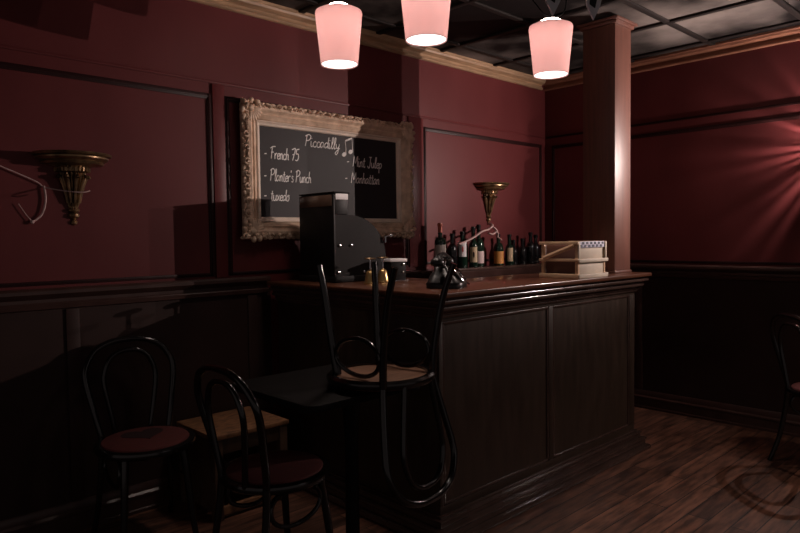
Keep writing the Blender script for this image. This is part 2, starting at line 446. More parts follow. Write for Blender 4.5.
obj('carved_leafwork', bm, GILT, cb)
for sx in (0, 1):
    for sz in (0, 1):
        bm = B(); cx, cz = (.045 if sx == 0 else cw-.045), (.045 if sz == 0 else ch-.045)
        ux, uz = (1 if sx == 0 else -1), (1 if sz == 0 else -1)
        for k in range(7):
            a = k/6*PI/2
            blob(cx + ux*math.cos(a)*.045, cz + uz*math.sin(a)*.045, -.056, .034, .011, .012, math.atan2(uz*math.sin(a), ux*math.cos(a)))
        for (dx, dz) in ((-.03, -.03), (.01, -.045), (-.045, .01), (.05, -.04), (-.04, .05)):
            blob(cx + ux*dx, cz + uz*dz, -.048, .02, .015, .018, rnd.random()*3)
        scroll(cx + ux*.06, cz - uz*.02, .026, ux*uz, 0); scroll(cx - ux*.02, cz + uz*.06, .026, -ux*uz, PI/2)
        blob(cx, cz, -.06, .02, .02, .018, 0)
        obj('corner_ornament', bm, GILT, cb)
# chalk handwriting
G = {
 'P': ([[(0, 0), (.15, 2)], [(-.15, 1.75), (.45, 2.1), (.9, 1.75), (.65, 1.15), (.1, 1.0)]], 1.0),
 'i': ([[(0, 1), (.05, .2), (.22, 0), (.4, .2)], [(.08, 1.4), (.14, 1.5)]], .45),
 'c': ([[(.6, .8), (.35, 1), (.05, .6), (.15, .1), (.45, 0), (.7, .25)]], .72),
 'a': ([[(.6, .85), (.3, 1), (0, .5), (.2, 0), (.55, .4), (.62, .95), (.62, .2), (.85, .1)]], .86),
 'd': ([[(.6, .8), (.3, 1), (0, .5), (.2, 0), (.55, .4)], [(.72, 2), (.62, .2), (.85, .1)]], .86),
 'l': ([[(0, .3), (.3, 1.2), (.35, 2), (.15, 1.9), (.1, .6), (.2, 0), (.45, .2)]], .5),
 'y': ([[(0, 1), (.1, .3), (.35, .15), (.6, .6)], [(.65, 1), (.5, -.4), (.2, -1), (-.05, -.7), (.4, -.1), (.8, .2)]], .8),
 'F': ([[(.1, 0), (.25, 1.9)], [(-.2, 1.75), (.3, 2.05), (1.0, 2.1)], [(0, 1.1), (.6, 1.15)]], .95),
 'r': ([[(0, 1), (.05, 0)], [(.05, .6), (.3, 1), (.55, .9)]], .6),
 'e': ([[(.05, .5), (.55, .6), (.45, 1), (.1, .8), (.05, .3), (.3, 0), (.65, .2)]], .7),
 'n': ([[(0, 1), (.05, 0)], [(.05, .6), (.3, 1), (.5, .8), (.52, .1), (.7, .1)]], .76),
 'h': ([[(.1, 2), (.02, 0)], [(.04, .6), (.3, 1), (.5, .8), (.52, .1), (.7, .1)]], .76),
 '7': ([[(0, 1.85), (.4, 2.0), (.85, 2), (.3, 0)], [(.2, 1), (.75, 1.05)]], 1.0),
 '5': ([[(.85, 2.05), (.2, 1.95)], [(.2, 1.95), (.1, 1.2), (.6, 1.2), (.75, .6), (.5, .05), (0, .1)]], 1.0),
 't': ([[(.25, 1.7), (.2, .2), (.4, 0), (.55, .15)], [(-.05, 1.15), (.5, 1.2)]], .6),
 "'": ([[(.1, 2), (.05, 1.6)]], .25),
 's': ([[(.5, .9), (.2, 1), (.15, .65), (.5, .4), (.35, 0), (0, .1)]], .62),
 'u': ([[(0, 1), (.05, .2), (.3, 0), (.55, .4), (.6, 1), (.62, .1), (.8, .1)]], .86),
 'x': ([[(0, 1), (.6, 0)], [(.6, 1), (0, 0)]], .72),
 'o': ([[(.35, 1), (.05, .7), (.1, .1), (.4, 0), (.6, .5), (.35, 1), (.7, .9)]], .76),
 'M': ([[(0, 0), (.15, 2), (.55, .6), (1.0, 2), (1.1, 0)]], 1.3),
 'J': ([[(.3, 2), (.95, 2)], [(.65, 2), (.6, .3), (.3, -.1), (0, .3)]], 1.0),
 'p': ([[(0, 1), (.05, -.9)], [(.03, .7), (.35, 1), (.6, .6), (.4, .05), (.05, .2)]], .76),
 '-': ([[(0, .75), (.5, .8)]], .95), ' ': ([], .6)}
def chalk_line(name, text, x, z, s, wx=1., r=.0026, tilt=0.):
    bm = B(); cx = 0
    for c in text:
        strokes, adv = G[c]
        for st in strokes:
            pts = [((cx + u + v*.12)*s*wx, 0, v*s + tilt*(cx+u)*s) for u, v in st]
            P = catmull(pts, 4)
            tube(bm, [(x+p.x, -.0102, z+p.z) for p in P], r, 5, flat=1.)
        cx += adv
    for v in bm.verts: v.co.y = -.0102 + (v.co.y+.0102)*.35
    return obj(name, bm, CHALK, cb, smooth=False)
def WP(x, z): return x-CX0, z-CZ0
chalk_line('chalk_title', 'Piccadilly', .445, .555, .034, 1.12, .0032)
chalk_line('chalk_line', '- French 75', .157, .462, .034, .82, .0032)
chalk_line('chalk_line', "- Planter's Punch", .153, .335, .034, .80, .0032)
chalk_line('chalk_line', '- tuxedo', .15, .222, .033, .87, .0032)
chalk_line('chalk_line', '- Mint Julep', .762, .458, .034, .97, .0032)
chalk_line('chalk_line', '- Manhattan', .745, .352, .034, .97, .0032)
bm = B()
for (x, z) in ((.742, .528), (.795, .548)):
    blob(x, z, -.0105, .019, .014, .0016, .4)
tube(bm, [(.758, -.0102, .532), (.752, -.0102, .615)], .003, 6); tube(bm, [(.811, -.0102, .552), (.806, -.0102, .637)], .003, 6)
tube(bm, [(.751, -.0102, .613), (.807, -.0102, .635)], .006, 6)
obj('chalk_music_note', bm, CHALK, cb)

# ------------------------------------------------------------------ carved wall brackets
def bracket(name, label, x, wall_y, ztop, rib=9):
    """half-round acanthus bracket on the rear wall"""
    t = thing(name, label, 'wall bracket', (x, wall_y, ztop), (0, 0, 0), 'carved gold brackets on the rear wall')
    def half(prof, m, nm, ripple=None, seg=40):
        bm = B(); rings = []
        for r, z in prof:
            ring = []
            for k in range(seg+1):
                a = PI + PI*k/seg; rr = r*(1 + (ripple(a, z) if ripple else 0))
                ring.append(bm.verts.new((rr*math.cos(a), min(-.0, rr*math.sin(a)), z)))
            rings.append(ring)
        for A, C in zip(rings, rings[1:]):
            for k in range(seg): bm.faces.new((A[k], A[k+1], C[k+1], C[k]))
            bm.faces.new((A[0], C[0], C[seg], A[seg]))
        bm.faces.new(rings[0][::-1]); bm.faces.new(rings[-1])
        return obj(nm, bm, m, t)
    half([(.115, -.052), (.132, -.05), (.138, -.042), (.132, -.035), (.148, -.032), (.158, -.024), (.158, -.018), (.152, -.014), (.168, -.012), (.173, -.006), (.17, 0)], BRONZE, 'shelf')
    half([(.062, -.085), (.074, -.082), (.076, -.066), (.07, -.06), (.095, -.055), (.105, -.0525)], BRONZE, 'dentil_band', lambda a, z: .05*(1 if math.cos(26*a) > 0 else -1) if z < -.06 else 0, 104)
    half([(.019, -.25), (.022, -.235), (.026, -.21), (.036, -.17), (.047, -.13), (.053, -.105), (.05, -.086)], BRONZE, 'leaf_body', lambda a, z: .16*math.cos(rib*2*(a-PI*1.5))*(1 if z > -.24 else 0), 96)
    bm = B()
    for k in range(5):                                 # curling leaves over the body
        a = PI + PI*(k+.5)/5
        pts = [(.028*math.cos(a), .028*math.sin(a), -.225), (.04*math.cos(a), .04*math.sin(a), -.17), (.054*math.cos(a), .054*math.sin(a), -.125), (.066*math.cos(a), .066*math.sin(a), -.102), (.072*math.cos(a), .072*math.sin(a), -.112)]
        tube(bm, catmull(pts, 5), .005, 7, r2=.009)
    obj('acanthus_leaves', bm, BRONZE, t)
    half([(.004, -.33), (.014, -.322), (.016, -.312), (.008, -.302), (.014, -.298), (.026, -.288), (.024, -.276), (.016, -.272), (.026, -.264), (.028, -.256), (.022, -.2505)], BRONZE, 'finial', None, 24)
    return t
bracket('wall_bracket', 'carved gold wall bracket on the left wall panel, beside a hanging thread', 1.02, WY-.0005, 1.765)
bracket('wall_bracket', 'carved gold wall bracket above the row of bottles', 4.10, WY-.0005, 1.775)
# ribbons caught on the brackets
t = thing('hanging_ribbon', 'frayed pale pink thread drooping from the left wall bracket', 'ribbon', (.9, 3.262, 1.6), group=None)
def rp(P, q): return [(x-q[0], y-q[1], z-q[2]) for x, y, z in P]
q = (.9, 3.262, 1.6)
bm = tube(B(), catmull(rp([(.60, 3.258, 1.75), (.72, 3.258, 1.694), (.796, 3.258, 1.662), (.867, 3.258, 1.63), (.9, 3.258, 1.607), (.965, 3.15, 1.585), (1.02, 3.125, 1.582), (1.05, 3.13, 1.59)], q), 6), .0028, 6)
obj('long_strand', bm, RIBBON, t)
bm = tube(B(), catmull(rp([(.895, 3.257, 1.614), (.9, 3.257, 1.55), (.885, 3.257, 1.49), (.86, 3.257, 1.462), (.842, 3.257, 1.452)], q), 6), .0045, 6)
tube(bm, catmull(rp([(.842, 3.257, 1.452), (.82, 3.257, 1.48), (.79, 3.257, 1.53)], q), 6), .002, 6)
bmesh.ops.create_icosphere(bm, subdivisions=2, radius=.009, matrix=Matrix.Translation((.842-q[0], 3.2565-q[1], 1.45-q[2])))
obj('forked_end', bm, RIBBON, t)
q = (3.9, 3.1, 1.4)
t = thing('trailing_ribbon', 'pale pink frayed ribbon draped across the bottle necks below the right bracket', 'ribbon', q)
bm = tube(B(), catmull(rp([(3.53, 3.085, 1.305), (3.6, 3.08, 1.325), (3.69, 3.075, 1.355), (3.79, 3.085, 1.395), (3.87, 3.09, 1.41), (3.96, 3.12, 1.44), (4.02, 3.2, 1.46)], q), 6), .014, 8, flat=.5)
obj('band', bm, RIBBON, t)
bm = tube(B(), catmull(rp([(3.955, 3.12, 1.437), (3.99, 3.1, 1.40), (4.0, 3.1, 1.355)], q), 6), .016, 8, flat=.5)
tube(bm, catmull(rp([(3.99, 3.1, 1.395), (3.93, 3.095, 1.375), (3.88, 3.09, 1.385)], q), 6), .012, 8, flat=.5)
tube(bm, catmull(rp([(3.99, 3.1, 1.36), (4.05, 3.1, 1.33)], q), 6), .009, 8, flat=.5)
obj('frayed_tail', bm, RIBBON, t)

# ------------------------------------------------------------------ bottles on the ledge
def bottle(x, y, h, r, label, neck=.28, sh=.2, glass=BOTTLE_GREEN, lab=None, lz=(.18, .55), cap=BLACK_MATT, lw=1., mark=None, cap_h=.12, name='wine_bottle', cat='bottle'):
    t = thing(name, label, cat, (x, y, 1.1325), (0, 0, 0), 'bottles along the rear ledge')
    nr = .0145 if r > .03 else .012
    zs = h*(1-neck-sh)
    prof = [(r*.55, .004), (r*.9, 0), (r, .008), (r, zs)]
    for k in range(1, 7):
        a = k/6*PI/2; prof.append((nr + (r-nr)*math.cos(a)**1.2, zs + h*sh*math.sin(a)))
    prof += [(nr, h*.93), (nr*1.2, h*.935), (nr*1.2, h*.97), (nr, h*.975), (nr, h)]
    obj('glass', lathe(B(), prof, seg=28), glass, t)
    if cap: obj('capsule', lathe(B(), [(nr*1.06, h*(1-cap_h)), (nr*1.06, h*.93), (nr*1.27, h*.934), (nr*1.27, h*.972), (nr*1.1, h*.978), (nr*1.05, h*1.004)], seg=20), cap, t)
    if lab:
        z0, z1 = h*lz[0], h*lz[1]; ca = -PI*.74; half = 1.15*lw
        bm = B(); seg = 20
        def arc(rr, z, s): return [bm.verts.new((rr*math.cos(ca-half+2*half*k/s), rr*math.sin(ca-half+2*half*k/s), z)) for k in range(s+1)]
        o0, o1, i0, i1 = arc(r+.0009, z0, seg), arc(r+.0009, z1, seg), arc(r+.0002, z0, seg), arc(r+.0002, z1, seg)
        for k in range(seg):
            bm.faces.new((o0[k], o0[k+1], o1[k+1], o1[k])); bm.faces.new((i0[k], i1[k], i1[k+1], i0[k+1]))
            bm.faces.new((o1[k], o1[k+1], i1[k+1], i1[k])); bm.faces.new((o0[k], i0[k], i0[k+1], o0[k+1]))
        bm.faces.new((o0[0], o1[0], i1[0], i0[0])); bm.faces.new((o0[-1], i0[-1], i1[-1], o1[-1]))
        p = obj('label', bm, lab, t)
        if mark:
            bm = B(); zc = (z0+z1)/2
            vs = []
            for k in range(12):
                u, v = math.cos(k*PI/6)*.32*half*.6, math.sin(k*PI/6)*(z1-z0)*.2
                vs.append(bm.verts.new(((r+.0016)*math.cos(ca+u), (r+.0016)*math.sin(ca+u), zc+v)))
            bm.faces.new(vs); bmesh.ops.solidify(bm, geom=bm.faces[:], thickness=-.0005)
            obj('label_mark', bm, mark, p)
    return t
bottle(3.415, 3.155, .325, .041, 'tall dark wine bottle with cream label and orange-red capsule, leftmost on the ledge', .3, .14, lab=LABEL_CREAM, lz=(.14, .53), cap=CAPSULE_RED, cap_h=.2)
bottle(3.56, 3.17, .25, .034, 'short dark unlabelled bottle just right of the cream-labelled wine bottle', .3, .2, glass=BOTTLE_BLACK)
bottle(3.648, 3.15, .265, .037, 'green bottle with white label bearing a red mark', .26, .14, lab=LABEL_WHITE, lz=(.3, .72), mark=LABEL_RED, lw=.72)
bottle(3.755, 3.135, .3, .0345, 'slim green bottle with tan picture label', .34, .2, lab=LABEL_TAN, lz=(.12, .5), mark=BLACK_MATT, lw=.75, cap=BOTTLE_BLACK)
bottle(3.855, 3.165, .315, .041, 'dark wine bottle with pinkish label low on its body, left of the orange label', .32, .22, lab=LABEL_PINK, lz=(.08, .37), lw=.95)
bottle(4.075, 3.15, .245, .041, 'dark bottle with a bright orange label', .28, .24, lab=LABEL_ORANGE, lz=(.06, .45), cap=BOTTLE_BLACK)
bottle(4.19, 3.13, .24, .035, 'dark bottle with oval tan label, right of the orange label', .32, .26, lab=LABEL_TAN, lz=(.12, .56), lw=.6, cap=BOTTLE_BLACK)
bottle(4.29, 3.165, .195, .035, 'small black bottle without label, right of the oval tan label', .3, .26, glass=BOTTLE_BLACK)
bottle(4.42, 3.17, .205, .034, 'short black bottle between two dark bottles near the crate', .3, .24, glass=BOTTLE_BLACK)
bottle(4.505, 3.15, .255, .038, 'tallest black bottle in the unlabelled group near the crate', .3, .22, glass=BOTTLE_BLACK)
bottle(4.6, 3.165, .235, .035, 'black bottle at the right end of the ledge, just behind the crate', .3, .24, glass=BOTTLE_BLACK)

# ------------------------------------------------------------------ things on the bar
BT = 1.1205
# cash register: tall back with a window, round-fronted side
t = thing('cash_register', 'old black cash register with rounded side and tall display, on the bar', 'cash register', (2.172, 2.765, BT))
obj('base', box(B(), -.015, .395, -.012, .325, 0, .035, .006), REG, t)
prof = [(0.0, .035), (.36, .035), (.37, .07), (.365, .13)]
for k in range(1, 13):
    a = k/12*PI/2; prof.append((.105 + .26*math.cos(a), .13 + .235*math.sin(a)))
prof += [(.09, .365), (.0, .365)]
obj('body', prism(B(), prof, 'y', .004, .309), REG_SIDE, t, smooth=True)
obj('back_plate', box(B(), -.012, -.0005, 0, .313, .036, .475, .003), REG, t)
dsp = obj('display_box', box(B(), .0, .092, .004, .309, .366, .48, .004), REG, t)
obj('display_window', box(B(), -.016, -.0125, .012, .3, .412, .472, .001), REG_GLASS, dsp)
obj('display_trim', box(B(), -.008, .1, -.002, .315, .4805, .489, .002), REG_SIDE, dsp)
bm = box(B(), .006, .09, .0, .0035, .447, .479, .001)
obj('price_flag', bm, PAPER, dsp)
for (x, z) in ((.03, .2), (.11, .2), (.02, .055), (.2, .052)):
    bm = lathe(B(), [(.009, 0), (.009, .006), (.005, .011), (0.001, .012)], seg=14)
    for v in bm.verts: v.co = Vector((x + v.co.x, .0035 - v.co.z, z + v.co.y))
    obj('knob' if z > .1 else 'screw', bm, CHROME, t)
bm = tube(B(), [(.35, -.012, .245), (.39, -.014, .25)], .006, 8); tube(bm, [(.35, -.012, .215), (.35, -.012, .245)], .005, 8)
tube(bm, [(.35, .01, .215), (.35, -.012, .216)], .005, 8)
bmesh.ops.create_icosphere(bm, subdivisions=2, radius=.013, matrix=Matrix.Translation((.39, -.014, .25)))
obj('crank_lever', bm, CHROME, t)
# brass hand bells
def bell(x, y, label):
    t = thing('hand_bell', label, 'bell', (x, y, BT), group='brass bells on the bar')
    obj('bell_body', lathe(B(), [(.0, .0), (.033, 0), (.035, .004), (.031, .012), (.026, .035), (.022, .06), (.014, .07), (.006, .074), (0, .0745)], seg=28), BRASS, t)
    obj('stem', lathe(B(), [(.0045, .074), (.006, .085), (.0045, .1), (.0055, .12), (.006, .126)], seg=14), CHROME, t)
    obj('handle_disc', lathe(B(), [(.004, .126), (.028, .128), (.031, .132), (.028, .136), (.002, .138)], seg=24), BRONZE, t)
bell(2.235, 2.56, 'brass bell with flat disc handle in front of the cash register')
bell(2.36, 2.60, 'second brass bell on the bar, behind the raised chair legs')
# small box by the register
t = thing('card_machine', 'small dark box with pale top edge on the bar right of the bells', 'device', (2.5, 2.66, BT), (0, 0, -.2))
obj('housing', box(B(), -.05, .05, -.045, .045, .004, .105, .006), REG_SIDE, t)
obj('lid', box(B(), -.056, .056, -.05, .05, .1055, .122, .003), PAPER, t)
obj('foot_plate', box(B(), -.058, .058, -.055, .055, 0, .004, .001), CHROME, t)
for z in (.09, .05):
    bm = lathe(B(), [(.006, 0), (.006, .004), (.001, .006)], seg=12)
    for v in bm.verts: v.co = Vector((.03 + v.co.x, -.0455 - v.co.z, z + v.co.y))
    obj('screw', bm, CHROME, t)
# rotary telephone
t = thing('rotary_telephone', 'black rotary telephone with handset on its cradle, at bar corner', 'telephone', (2.30, 2.085, BT), (0, 0, .5))
def tel_sec(z, hx, hy, sy=0): return z, hx, hy, sy
bm = B(); rings = []
for z, hx, hy, oy in ((0, .098, .088, 0), (.022, .1, .09, 0), (.03, .094, .084, 0), (.055, .075, .066, .008), (.08, .05, .042, .016), (.098, .042, .032, .02), (.102, .036, .026, .02)):
    ring = []
    for k in range(32):
        a = 2*PI*k/32; cx, sx = math.cos(a), math.sin(a); e = .55
        ring.append(bm.verts.new((hx*abs(cx)**e*(1 if cx > 0 else -1), oy + hy*abs(sx)**e*(1 if sx > 0 else -1), z)))
    rings.append(ring)
for A, C in zip(rings, rings[1:]):
    for k in range(32): bm.faces.new((A[k], A[(k+1) % 32], C[(k+1) % 32], C[k]))
bm.faces.new(rings[0][::-1]); bm.faces.new(rings[-1])
obj('body', bm, PHONE, t, angle=1.0)
bm = lathe(B(), [(.0, 0), (.044, 0), (.046, .006), (.04, .01), (.016, .011), (.014, .014), (0, .015)], seg=32)
R_ = Matrix.Rotation(math.radians(52), 4, 'X')
for v in bm.verts: v.co = R_ @ v.co + Vector((0, -.06, .058))
dl = obj('dial', bm, CHROME, t)
bm = B()
for k in range(10):
    a = .6 + k*.5; s = lathe(B(), [(0, 0), (.0065, 0), (.0065, .002), (0, .002)], seg=10)
    for v in s.verts: v.co = R_ @ (v.co + Vector((.03*math.cos(a), .03*math.sin(a), .0095))) + Vector((0, -.06, .058))
    me = bpy.data.meshes.new('t'); s.to_mesh(me); s.free(); bm.from_mesh(me); bpy.data.meshes.remove(me)
obj('finger_holes', bm, BLACK, dl)
for sx in (-1, 1):
    bm = tube(B(), [(sx*.04, .02, .1), (sx*.048, .02, .135)], .006, 8); tube(bm, [(sx*.048, -.01, .132), (sx*.048, .05, .132)], .005, 8)
    obj('cradle_prong', bm, CHROME, t)
hs = B()
tube(hs, catmull([(-.085, .02, .14), (-.05, .02, .152), (0, .02, .156), (.05, .02, .152), (.085, .02, .14)], 5), .0125, 12)
for sx in (-1, 1):
    s = lathe(B(), [(.0, -.03), (.03, -.03), (.033, -.022), (.03, -.01), (.018, .004), (.012, .012), (0, .013)], seg=22)
    for v in s.verts: v.co = Matrix.Rotation(sx*-.25, 4, 'Y') @ v.co + Vector((sx*.093, .02, .138))
    me = bpy.data.meshes.new('t'); s.to_mesh(me); s.free(); hs.from_mesh(me); bpy.data.meshes.remove(me)
obj('handset', hs, PHONE, t)
pts = []
for k in range(120):
    a = k*.75; f = k/119
    pts.append((.095 + .03*math.sin(f*PI) + .005*math.cos(a), .02 - .11*f + .0, .112 - .105*f**.7 + .005*math.sin(a) + .002))
obj('coiled_cord', tube(B(), pts, .0018, 5), CORD, t)
# slatted serving crate
t = thing('wooden_crate', 'open tan wooden crate with cream boarded side, beside the post on the bar', 'crate', (3.165, 1.905, BT))
LX, LY, LZ = .295, .235, .205
bm = B()
for y in (.0, LY-.02):
    for z in ((.0, .03), (.088, .108), (.188, LZ)): pass
# post sticks
for (x, y) in ((0, 0), (0, LY-.018), (LX-.018, 0), (LX-.018, LY-.018)):
    obj('corner_post', box(B(), x, x+.018, y, y+.018, .0, .2, .002), CRATE_TAN, t)
for (z0, z1) in ((.0, .026), (.094, .11), (.187, .205)):
    obj('side_rail', box(B(), -.012, -.0005, -.008, LY+.008, z0, z1, .002), CRATE_TAN, t)
    obj('side_rail', box(B(), LX+.0005, LX+.012, -.0, LY+.008, z0, z1, .002), CRATE_TAN, t)
bm = tube(B(), [(-.006, LY-.022, .112), (-.006, .02, .184)], .012, 8); obj('diagonal_brace', bm, CRATE_TAN, t)
for (z0, z1) in ((.004, .09), (.106, .2)):
    obj('front_board', box(B(), .019, LX-.019, .003, .012, z0, z1, .001), CRATE_CREAM, t)
for (z0, z1) in ((.0, .024), (.088, .108)):
    obj('front_rail', box(B(), -.006, LX+.012, -.014, -.0005, z0, z1, .003), CRATE_CREAM, t)
for x in (-.004, LX-.014): obj('front_stile', box(B(), x, x+.016, -.01, -.0005, .025, .2, .002) if 0 else box(B(), x, x+.016, -.009, -.0005, .109, .203, .002), CRATE_CREAM, t)
p = obj('patterned_edge', box(B(), .014, LX-.016, -.004, .0025, .17, .204, .001), PATTERN_W, t)
bm = B()
for k in range(6):
    for j in range(2):
        x = .018 + k*.042 + j*.02; box(bm, x, x+.021, -.0055, -.004, .173 + j*.015, .186 + j*.015)
obj('pattern_checks', bm, PATTERN, p)
obj('back_board', box(B(), .019, LX-.019, LY-.012, LY-.003, .004, .198, .001), CRATE_IN, t)
obj('floor_board', box(B(), .019, LX-.019, .0125, LY-.0125, .004, .014, .001), CRATE_IN, t)
obj('divider', box(B(), .022, .03, .0185, LY-.0185, .0145, .186, .001), CRATE_IN, t)

# ------------------------------------------------------------------ pendant lamps
def pendant(x, y, zb, label, down=11., cone=95, blend=.7):
    t = thing('pendant_lamp', label, 'pendant lamp', (x, y, zb), group='pink pendant lamps over the bar')
    rb, rt_, h = .087, .115, .262
    bm = B(); prof = [(rb, 0), (rb+.003, -.001), (rt_*.995, h*.93), (rt_*.97, h*.965), (rt_*.8, h), (.06, h*1.015), (.06, h*1.005), (rt_*.78, h*.985), (rt_*.95, h*.95), (rt_*.97, h*.92), (rb, 0)]
    seg = 48; rings = [[bm.verts.new((r*math.cos(2*PI*k/seg), r*math.sin(2*PI*k/seg), z)) for k in range(seg)] for r, z in prof[:-1]]
    N = len(rings)
    for i in range(N):
        A, C = rings[i], rings[(i+1) % N]
        for k in range(seg): bm.faces.new((A[k], A[(k+1) % seg], C[(k+1) % seg], C[k]))
    obj('lamp_shade', bm, SHADE, t)
    obj('lower_diffuser', lathe(B(), [(0, .004), (rb-.0015, .004), (rb-.0015, .006), (0, .006)], seg=40), DIFF, t)
    obj('top_cap', lathe(B(), [(.058, h*1.012), (.058, h*1.06), (.045, h*1.09), (.012, h*1.1), (0.002, h*1.1)], seg=30), CAPGLOW, t)
    obj('cord', tube(B(), [(0, 0, h*1.1), (0, 0, CZ-.02-zb)], .0035, 8), CORD, t)
    obj('ceiling_rose', lathe(B(), [(0.0, CZ-.03-zb), (.03, CZ-.028-zb), (.045, CZ-.016-zb), (.045, CZ-.0145-zb), (0, CZ-.0145-zb)], seg=24), CEIL_BEAM, t)
    for nm, dz, e in (('lamp_bulb_light', h*.55, PENDANT_W),):
        l = add_light(nm, 'POINT', (0, 0, dz), e, (1, .9, .86), .035); l.parent = t
    l = add_light('lamp_down_light', 'SPOT', (0, 0, -.004), down, (1, .8, .7), .08); l.parent = t
    l.data.spot_size = math.radians(cone); l.data.spot_blend = blend; l.data.shadow_soft_size = .08
    return t
pendant(2.03, 2.53, 2.205, 'leftmost glowing pink pendant lamp, hanging before the chalkboard top', 16.)
pendant(2.09, 2.0, 2.215, 'middle pink pendant lamp, its shade cut off by the top of the photo')
pendant(3.0, 1.965, 2.205, 'rightmost pink pendant lamp, hanging next to the wooden post', 20.)
pendant(3.75, -.35, 2.2, 'pink pendant lamp outside the photo, hanging in front of the right wall', 70., 125, .8)
# cable looping to the right lamp, and paper pieces
q = (2.85, 1.95, 2.66)
t = obj('looped_cable', tube(B(), catmull([(2.86, 2.02, 2.699), (2.87, 2.02, 2.62), (2.885, 1.97, 2.54), (2.925, 1.95, 2.5), (2.97, 1.92, 2.492), (3.03, 1.91, 2.52), (3.06, 1.91, 2.58), (3.06, 1.91, 2.699)], 8), .003, 8), CORD)
tag(t, 'thin black cable looping from the ceiling to the right pendant lamp', 'cable')
ORN_W = mat('paper_white', (.72, .72, .78), .6); ORN_B = mat('paper_black', (.012, .012, .014), .6)
def paper_dart(name, label, x, y, z, s, rz):
    t = thing(name, label, 'hanging ornament', (x, y, z), (0, 0, rz), 'black and white pointed ornaments under the ceiling')
    bm = B(); prism(bm, [(0, 0), (.022, .045), (.05, .15), (.0, .17), (-.03, .13), (-.024, .05)], 'y', -.006, .006)
    for v in bm.verts: v.co *= s
    obj('white_point', bm, ORN_W, t)
    for sgn in (-1, 1):
        bm = prism(B(), [(-.016, .055), (.004, .04), (.012, .075), (.03, .13), (.005, .155), (-.012, .1)], 'y', sgn*.0065-.002, sgn*.0065+.002)
        for v in bm.verts: v.co *= s
        obj('black_patch', bm, ORN_B, t)
    bm = tube(B(), [(0, 0, .168*s), (0, 0, CZ-.0005-z)], .002, 6); obj('string', bm, CORD, t)
paper_dart('pointed_ornament', 'black and white pointed ornament hanging above the right pendant lamp', 2.26, 1.47, 2.2255, 1.2, -.72)
paper_dart('pointed_ornament', 'black and white pointed ornament hanging beside the post top', 2.62, 1.5, 2.295, 1.2, -.75)

# ------------------------------------------------------------------ wall lamp on the right wall (casts the rays and the long shadows)
LXp, LYp, LZp = 4.80, 1.08, 1.885
t = thing('wall_lamp', 'pierced wall lamp on the right wall throwing rays of light, at picture edge', 'wall lamp', (WX-.0005, LYp, LZp))
bm = lathe(B(), [(0, 0), (.06, 0), (.062, .006), (.05, .014), (.02, .02), (0, .021)], seg=30)
for v in bm.verts: v.co = Vector((-v.co.z, v.co.x, v.co.y-.0))
obj('back_plate', bm, BRONZE, t)
obj('arm', tube(B(), catmull([(-.018, 0, 0), (-.045, 0, -.05), (-.08, 0, -.06), (-.105, 0, -.035)], 6), .007, 10), BRONZE, t)
bm = lathe(B(), [(0.0, -.035), (.016, -.033), (.018, -.02), (.01, -.012), (.006, .017), (0, .0185)], seg=24)
for v in bm.verts: v.co += Vector((-.105, 0, 0))
obj('socket', bm, BRONZE, t)
rr = random.Random(11)
for k in range(38):
    a = 2*PI*(k + rr.uniform(-.25, .25))/38; wd = rr.uniform(.0036, .0056) if math.sin(a) < .3 else rr.uniform(.0024, .0044)
    bm = B(); x0, x1 = -.1, -.035; r0, r1 = .055, .075
    u = Vector((0, math.cos(a), math.sin(a))); v_ = Vector((0, -math.sin(a), math.cos(a)))
    pts = []
    for (x, r, w_) in ((x0, r0, wd*.6), (x0*.5+x1*.5, (r0+r1)/2+.004, wd), (x1, r1, wd*.5)):
        pts.append([bm.verts.new(Vector((x, 0, 0)) + u*(r+d) + v_*w_*s + Vector((0, 0, .02))) for s, d in ((-1, 0), (1, 0), (1, .0015), (-1, .0015))])
    for A, C in zip(pts, pts[1:]):
        for j in range(4): bm.faces.new((A[j], A[(j+1) % 4], C[(j+1) % 4], C[j]))
    bm.faces.new(pts[0][::-1]); bm.faces.new(pts[-1])
    obj('petal', bm, BRONZE, t)
bm = tube(B(), [(-.034, .075*math.cos(2*PI*k/32), .075*math.sin(2*PI*k/32)) for k in range(32)], .004, 8, closed=True)
tube(bm, [(-.034, 0, -.073), (-.04, 0, -.046)], .004, 8)
obj('rim', bm, BRONZE, t)
bm = B(); bmesh.ops.create_icosphere(bm, subdivisions=3, radius=.006, matrix=Matrix.Translation((-.105, 0, .026)))
obj('bulb', bm, emit('wall_lamp_filament_glow', (1, .82, .77), BULB_W/(4*PI*PI*.006**2)), t)

# second head of the same fixture: a small reflector turned towards the rear wall
HY, HX = -.35, -.085
obj('arm', tube(B(), catmull([(-.018, -.01, -.02), (-.05, -.08, -.05), (-.06, -.25, -.06), (-.06, HY, -.03), (HX+.012, HY, .0)], 6), .007, 10), BRONZE, t)
aim = Vector((-.63, .776, .13)).normalized(); qt = aim.to_track_quat('Z', 'Y')
bm = ring_lathe(B(), [(.006, -.03), (.02, -.028), (.036, -.005), (.045, .02), (.043, .02), (.034, -.003), (.018, -.025), (.006, -.026)], 32)
for v in bm.verts: v.co = qt @ v.co + Vector((HX, HY, .02))
hd = obj('reflector', bm, BRASS, t)
bm = lathe(B(), [(0, -.024), (.017, -.023), (.017, -.02), (0, -.019)], seg=24)
for v in bm.verts: v.co = qt @ v.co + Vector((HX, HY, .02))
obj('reflector_lens', bm, BULB, hd)
l = add_light('wall_lamp_reflector_light', 'SPOT', Vector((HX, HY, .02)) - aim*.012, WALL_W, (1, .8, .73), .014); l.parent = t
l.data.spot_size = math.radians(84); l.data.spot_blend = .9
l.rotation_euler = (-aim).to_track_quat('Z', 'Y').to_euler()

